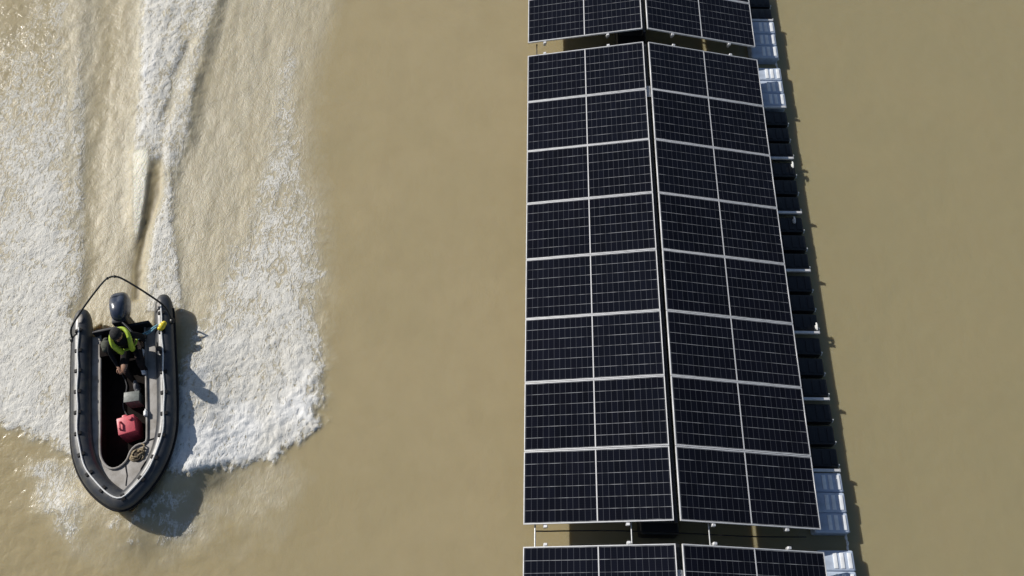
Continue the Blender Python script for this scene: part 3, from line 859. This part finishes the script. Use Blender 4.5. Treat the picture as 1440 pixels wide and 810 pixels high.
# outboard motor
mot = MB(); mot.box((0.04, 1.46, 0.44), (0.20, 0.16, 0.34), bevel=0.03); mot.box((0.04, 1.56, 0.15), (0.14, 0.2, 0.55), bevel=0.04); mot.box((0.04, 1.58, -0.22), (0.05, 0.16, 0.3), bevel=0.02)
motor = mot.build('outboard_motor', M_ENG, boat)
def cowl_mesh(dz=0.0, grow=1.0):
    mb = MB(); rings = []
    prof = [(-0.10, 0.86), (-0.09, 1.0), (0.02, 1.03), (0.10, 0.97), (0.16, 0.82), (0.195, 0.55), (0.205, 0.2)]
    for z, k in prof:
        ring = []
        for j in range(28):
            a = 2 * PI * j / 28; ca, sa = math.cos(a), math.sin(a)
            q = (abs(ca) ** 3 + abs(sa) ** 3) ** (-1 / 3)
            x = 0.165 * q * ca * k * (0.90 + 0.12 * sa)
            y = 0.285 * q * sa * k + 0.05
            ring.append(mb.bm.verts.new((0.05 + x, 1.62 + y, 0.66 + z - 0.05 * max(0, sa) * (z > 0))))
        rings.append(ring)
    for a, b in zip(rings, rings[1:]):
        for j in range(28): mb.bm.faces.new((a[j], a[(j + 1) % 28], b[(j + 1) % 28], b[j]))
    mb.bm.faces.new(rings[-1]); mb.bm.faces.new(rings[0][::-1])
    return mb
cowl_mesh().build('cowl', M_COWL, motor, angle=60)
mb = MB(); mb.box((0.05, 1.42, 0.66), (0.24, 0.14, 0.15), bevel=0.03)
mb.build('front_cover', M_ENG, motor)
mb = MB(); mb.sweep([(0.10, 1.36, 0.70), (0.20, 1.22, 0.72), (0.30, 1.06, 0.72)], [0.022, 0.018, 0.02], 10)
mb.build('tiller', M_ENG, motor)

# ------------------------------------------------------------------ things lying in the boat
M_RED = mat('faded_red_plastic', (0.62, 0.085, 0.115), 0.42, var=0.25, vscale=14, bump=0.08)
M_GREYBOX = mat('grey_green_plastic', (0.17, 0.185, 0.17), 0.45, var=0.35, vscale=16, bump=0.1)
M_GREY = mat('grey_canvas', (0.15, 0.15, 0.16), 0.75, var=0.3, bump=0.4)
M_YEL = mat('yellow_plastic', (0.78, 0.62, 0.03), 0.4, var=0.2)
M_CYAN = mat('pale_blue_rope', (0.16, 0.36, 0.46), 0.6, var=0.3, bump=0.5, bscale=120)
M_BROWN = mat('dirty_tan_rope', (0.34, 0.27, 0.17), 0.8, var=0.5, vscale=30, bump=0.6, bscale=90, dirt=(0.10, 0.075, 0.04))
M_BRDARK = mat('dark_brown_sacking', (0.05, 0.036, 0.022), 0.85, var=0.4, bump=0.5)
M_WHITE = mat('white_plastic', (0.80, 0.80, 0.79), 0.4, var=0.1)

can = empty('jerry_can')
mb = MB(); mb.box((0, 0, 0.20), (0.28, 0.30, 0.40), bevel=0.02, seg=2)
mb.box((-0.02, 0.165, 0.29), (0.08, 0.06, 0.16), bevel=0.02)
mb.build('body', M_RED, can)
mb = MB(); mb.sweep([(-0.09, -0.07, 0.395), (-0.085, -0.05, 0.445), (-0.08, 0.05, 0.445), (-0.075, 0.07, 0.395)], 0.016, 8)
mb.build('handle', M_RED, can)
mb = MB(); mb.cyl((0.075, 0.09, 0.39), (0.075, 0.09, 0.43), 0.034, 14)
mb.build('cap', M_RED, can)
on_boat(can, (0.065, -0.42, 0.112), (0, 0, 0.10))
tag(can, 'faded red plastic jerry can standing on the black boat floor', 'jerry can')

bx = empty('storage_box')
mb = MB(); mb.box((0, 0, 0.14), (0.24, 0.17, 0.28), bevel=0.015)
mb.build('body', M_GREYBOX, bx)
mb = MB(); mb.box((0, 0, 0.292), (0.25, 0.18, 0.025), bevel=0.008)
mb.build('lid', M_GREYBOX, bx)
on_boat(bx, (0.125, 0.10, 0.112), (0, 0, -0.06))
tag(bx, 'small grey box with lid on the boat floor behind the red can', 'box')

mb = MB(); mb.ball((0, 0, 0.12), 0.1, 3, (0.5, 1.0, 1.2)); mb.ball((0.01, -0.06, 0.16), 0.06, 2, (0.7, 1, 0.9)); mb.ball((0, 0.07, 0.18), 0.055, 2, (0.6, 1, 0.9))
o = mb.build('canvas_bag', M_GREY); on_boat(o, (0.16, 0.32, 0.112), (0, 0, 0.1))
tag(o, 'small grey canvas bag slumped between the person and the grey box', 'bag')

for k, (lx, ly, rz, ln, lab) in enumerate(((0.315, 0.87, -0.12, 0.14, 'white plastic bottle along the right cockpit edge beside the person'), (0.325, 0.52, 0.22, 0.12, 'white plastic bottle nearest the person\'s feet on the right edge'), (0.345, -0.24, 0.0, 0.10, 'white plastic bottle on the cockpit edge beside the red can'))):
    b_ = empty('bottle')
    mb = MB(); mb.sweep([(0, -ln / 2, 0), (0, -ln / 2 + 0.012, 0), (0, ln / 2 - 0.02, 0), (0, ln / 2, 0)], [0.022, 0.034, 0.034, 0.016], 12)
    mb.build('body', M_WHITE, b_)
    mb = MB(); mb.cyl((0, ln / 2 - 0.002, 0), (0, ln / 2 + 0.022, 0), 0.014, 10)
    mb.build('cap', M_WHITE, b_)
    on_boat(b_, (lx, ly, deck_z(ly) + 0.05), (0, 0, rz))
    tag(b_, lab, 'bottle', 'white bottles on the cockpit edge')

mb = MB(); mb.ball((0, 0, 0.07), 0.085, 3, (1.0, 1.25, 0.85)); mb.ball((0.03, 0.09, 0.09), 0.05, 2, (1, 0.8, 0.8)); mb.ball((-0.03, -0.06, 0.06), 0.06, 2)
o = mb.build('dry_bag', mat('olive_grey_canvas', (0.10, 0.105, 0.085), 0.85, var=0.4, bump=0.4, spec=0.15)); on_boat(o, (-0.25, 1.09, 0.425), (0, 0, 0.3))
tag(o, 'small olive grey dry bag on the dark bench left of the person', 'bag')
mb = MB(); pts = crom([(0.02, 1.30, 0.30), (-0.10, 1.15, 0.14), (-0.16, 0.8, 0.125), (-0.05, 0.45, 0.125), (-0.12, 0.1, 0.125), (-0.02, -0.15, 0.16), (0.02, -0.24, 0.30)], 7)
mb.sweep([tuple(p) for p in pts], 0.012, 8)
o = mb.build('fuel_hose', mat('grey_hose', (0.05, 0.05, 0.055), 0.5, var=0.2)); o.matrix_world = BM
tag(o, 'thin grey fuel hose running along the dark boat floor from motor to red can', 'hose')
mb = MB()
for c, r, s in (((0, 0, 0.055), 0.055, (1, 1.25, 0.9)), ((0.02, 0.05, 0.05), 0.045, (1, 1, 0.9)), ((-0.02, -0.045, 0.045), 0.042, (1.2, 0.9, 0.9))):
    mb.ball(c, r, 3, s)
o = mb.build('throw_bag', M_YEL); on_boat(o, (0.71, 1.22, 0.525), (0.1, 0.1, -0.3))
tag(o, 'bright yellow throw bag on the right tube near the stern', 'throw bag')
mb = MB(); rp = crom([(0.26, 1.13, 0.47), (0.36, 1.17, 0.50), (0.46, 1.21, 0.49), (0.56, 1.25, 0.53), (0.64, 1.27, 0.55)], 6)
mb.sweep([tuple(p) for p in rp], 0.014, 8); mb.sweep([tuple(p + np.array((0.02, -0.03, 0.004))) for p in rp[:-4]], 0.013, 8)
o = mb.build('rope', M_CYAN); o.matrix_world = BM
tag(o, 'pale blue rope leading across the stern to the yellow bag', 'rope')
mb = MB()
for q in range(3):
    pts = [(0.12 * (1 - 0.22 * q) * math.cos(a) + 0.02 * math.sin(3 * a + q), 0.095 * (1 - 0.2 * q) * math.sin(a) + 0.012 * math.cos(2 * a + q), 0.015 + 0.018 * q + 0.008 * math.sin(4 * a)) for a in np.linspace(0.3 * q, 0.3 * q + 1.9 * PI, 30)]
    mb.sweep(pts, 0.014, 7)
mb.sweep([(0.10, 0.03, 0.05), (0.14, 0.09, 0.03), (0.11, 0.14, 0.02)], 0.013, 7)
o = mb.build('rope', M_BROWN); on_boat(o, (0.215, -0.93, deck_z(-0.93) + 0.012), (0, 0, 0.3))
tag(o, 'tan muddy rope lying coiled on the grey bow deck', 'rope')
mb = MB(); mb.ball((0, 0, 0.02), 0.075, 3, (0.6, 1.1, 0.45)); mb.ball((0.05, 0.05, 0.02), 0.05, 2, (1.3, 0.6, 0.5)); mb.ball((0.0, -0.07, 0.02), 0.045, 2, (1.2, 0.8, 0.5))
o = mb.build('sack', M_BRDARK); on_boat(o, (0.20, -0.95, deck_z(-0.95) + 0.012), (0, 0, 0.2))
tag(o, 'crumpled dark brown sack inside the rope coil on the bow', 'sack')
# ------------------------------------------------------------------ the person at the stern
M_SKIN = mat('skin', (0.36, 0.20, 0.13), 0.55, var=0.12)
M_CLOTH = mat('black_jacket', (0.012, 0.013, 0.016), 0.85, spec=0.12, var=0.3, bump=0.4, bscale=40)
M_TROUS = mat('dark_brown_trousers', (0.030, 0.022, 0.020), 0.85, spec=0.12, var=0.3, bump=0.4, bscale=40)
M_LIME = mat('lime_life_vest', (0.40, 0.55, 0.045), 0.55, var=0.25, vscale=18, bump=0.2)
M_BOOT = mat('grey_brown_boots', (0.07, 0.055, 0.045), 0.6, var=0.3)
M_HAIR = mat('black_knit_cap', (0.010, 0.010, 0.012), 0.85, var=0.3, bump=0.5, bscale=150)
M_EYE = mat('dark_eyes', (0.01, 0.01, 0.01), 0.2)

def skin_body(name, chains, m, parent=None, sub=2):
    """one continuous skinned surface; chains are lists of (key, pos, radius)"""
    idx, vs, rad, ed = {}, [], [], []
    for ch in chains:
        prev = None
        for key, p, r in ch:
            if key not in idx:
                idx[key] = len(vs); vs.append(p); rad.append(r)
            if prev is not None and (prev, idx[key]) not in ed: ed.append((prev, idx[key]))
            prev = idx[key]
    me = bpy.data.meshes.new(name)
    me.from_pydata(vs, ed, [])
    o = bpy.data.objects.new(name, me); COL.objects.link(o)
    md = o.modifiers.new('skin', 'SKIN'); md.use_smooth_shade = True
    sb = o.modifiers.new('sub', 'SUBSURF'); sb.levels = sub; sb.render_levels = sub
    for i, r in enumerate(rad):
        d = me.skin_vertices[0].data[i]
        d.radius = r if isinstance(r, tuple) else (r, r)
        d.use_root = (i == 0)
    dg = bpy.context.evaluated_depsgraph_get()
    fm = bpy.data.meshes.new_from_object(o.evaluated_get(dg))
    o.modifiers.clear(); o.data = fm
    fm.materials.append(m)
    fm.shade_smooth()
    if parent is not None: o.parent = parent
    return o

def hand(prefix, wrist, direction, side, up, curl=0.5):
    """chains for a palm, four unequal bent fingers and a thumb, from a wrist key"""
    w = Vector(wrist); d = Vector(direction).normalized(); s = Vector(side).normalized(); u = Vector(up).normalized()
    pk = prefix + 'palm'
    palm = w + d * 0.055
    ch = [[(prefix + 'wrist', tuple(w), 0.026), (pk, tuple(palm), (0.034, 0.017))]]
    for k, (off, ln) in enumerate(((-0.030, 0.070), (-0.010, 0.080), (0.010, 0.074), (0.029, 0.058))):
        b = w + d * 0.092 + s * off
        p1 = b + d * ln * 0.45 - u * ln * 0.18 * curl
        p2 = p1 + d * ln * 0.25 * (1 - curl) - u * ln * 0.42 * curl
        p3 = p2 - d * ln * 0.22 * curl - u * ln * 0.20
        ch.append([(pk, tuple(palm), (0.034, 0.017)), (prefix + f'k{k}', tuple(b), 0.0105), (prefix + f'a{k}', tuple(p1), 0.0095), (prefix + f'b{k}', tuple(p2), 0.0085), (prefix + f'c{k}', tuple(p3), 0.0075)])
    t0 = w + d * 0.035 - s * 0.034; t1 = t0 + d * 0.035 - s * 0.022 - u * 0.012; t2 = t1 + d * 0.026 - u * 0.02
    ch.append([(pk, tuple(palm), (0.034, 0.017)), (prefix + 't0', tuple(t0), 0.012), (prefix + 't1', tuple(t1), 0.0105), (prefix + 't2', tuple(t2), 0.009)])
    return ch

# person frame: origin on the bench, facing -Y (the bow)
per = empty('person')
PZ = 0.0
LW, RW = (0.22, -0.055, 0.20), (-0.25, -0.33, 0.10)
chains = [
    [('pel', (0, 0.03, 0.09), (0.155, 0.115)), ('waist', (0, 0.0, 0.24), (0.135, 0.10)), ('chest', (0.0, -0.05, 0.42), (0.165, 0.115)), ('upch', (0, -0.075, 0.53), (0.13, 0.09)), ('neck', (0, -0.10, 0.62), 0.052),
     ('skull0', (0, -0.115, 0.69), 0.075), ('skull', (0, -0.125, 0.76), (0.077, 0.093)), ('crown', (0, -0.12, 0.825), (0.06, 0.07))],
    [('upch', (0, -0.075, 0.53), (0.13, 0.09)), ('shL', (0.18, -0.065, 0.51), 0.068), ('elL', (0.28, -0.02, 0.30), 0.048), ('Lwrist', LW, 0.028)],
    [('upch', (0, -0.075, 0.53), (0.13, 0.09)), ('shR', (-0.18, -0.07, 0.51), 0.068), ('elR', (-0.28, -0.14, 0.28), 0.048), ('Rwrist', RW, 0.028)],
    [('pel', (0, 0.03, 0.09), (0.155, 0.115)), ('hpL', (0.095, -0.05, 0.085), 0.088), ('knL', (0.12, -0.43, 0.11), 0.062), ('anL', (0.13, -0.49, -0.26), 0.042), ('toL', (0.135, -0.62, -0.295), 0.036)],
    [('pel', (0, 0.03, 0.09), (0.155, 0.115)), ('hpR', (-0.095, -0.05, 0.085), 0.088), ('knR', (-0.15, -0.42, 0.11), 0.062), ('anR', (-0.13, -0.50, -0.26), 0.042), ('toR', (-0.135, -0.63, -0.295), 0.036)],
]
chains += hand('L', LW, (0.06, 0.05, 0.03), (0, 1, 0), (0, 0, 1), 0.8)
chains += hand('R', RW, (0.3, -0.9, -0.1), (1, 0.3, 0), (0, 0, 1), 0.35)
body = skin_body('body', chains, M_CLOTH, per)
# clothing and skin areas are materials on the one body
fm = body.data
for mm in (M_TROUS, M_SKIN, M_BOOT): fm.materials.append(mm)
for p in fm.polygons:
    c = p.center
    k = 0
    if c.z > 0.645: k = 2
    elif c.z < -0.22: k = 3
    elif c.z < 0.16 and abs(c.x) < 0.24 and c.y < 0.25 and not (c - Vector(RW)).length < 0.16: k = 1
    if (c - Vector(LW)).length < 0.125 and (c - Vector((0.28, -0.02, 0.30))).length > 0.11: k = 2
    if (c - Vector(RW)).length < 0.17 and c.y < RW[1] - 0.005: k = 2
    p.material_index = k
# face and cap
mb = MB(); mb.ball((0, -0.222, 0.735), 0.017, 2, (0.75, 1.1, 1.5), (0.25, 0, 0)); mb.build('nose', M_SKIN, per)
for s in (-1, 1):
    mb = MB(); mb.ball((s * 0.030, -0.208, 0.757), 0.012, 2, (1.2, 0.6, 0.7)); mb.build('eye', M_EYE, per)
    mb = MB(); mb.ball((s * 0.082, -0.115, 0.745), 0.026, 2, (0.4, 0.8, 1.2)); mb.build('ear', M_SKIN, per)
mb = MB(); mb.ball((0, -0.205, 0.688), 0.016, 2, (1.5, 0.5, 0.4)); mb.build('mouth', mat('lips', (0.26, 0.10, 0.08), 0.5, var=0.1), per)
mb = MB(); mb.ball((0, -0.112, 0.782), 0.100, 3, (0.96, 1.16, 0.84), (-0.12, 0, 0))
bmesh.ops.bisect_plane(mb.bm, geom=mb.bm.verts[:] + mb.bm.edges[:] + mb.bm.faces[:], plane_co=(0, -0.2, 0.772), plane_no=(0, -0.45, -1), clear_outer=True)
mb.build('cap', M_HAIR, per)
# life vest: padded collar over the shoulders, front lobes and a waist belt
mb = MB()
col = crom([(0.085, -0.195, 0.30), (0.105, -0.20, 0.42), (0.135, -0.165, 0.545), (0.135, -0.06, 0.605), (0.085, 0.035, 0.615), (0, 0.065, 0.615), (-0.085, 0.035, 0.615), (-0.135, -0.06, 0.605), (-0.135, -0.165, 0.545), (-0.105, -0.20, 0.42), (-0.085, -0.195, 0.30)], 6)
rr = [0.036 + 0.026 * min(1, abs(i - len(col) / 2) / (len(col) / 2)) for i in range(len(col))]
rr[0] = rr[-1] = 0.03
mb.sweep([tuple(p) for p in col], rr, 14, flat=0.75)
mb.build('life_vest', M_LIME, per, angle=60)
mb = MB(); ring = [(0.172 * math.cos(a), -0.03 + 0.145 * math.sin(a), 0.30) for a in np.linspace(0, 2 * PI, 33)]
mb.sweep(ring, 0.024, 8, cap=False, flat=0.5)
mb.build('belt', M_LIME, per)
on_boat(per, (0.155, 1.00, 0.405), (0.0, 0, 0.12))
tag(per, 'person in black clothes and a lime life vest, seated steering at the boat stern', 'person')
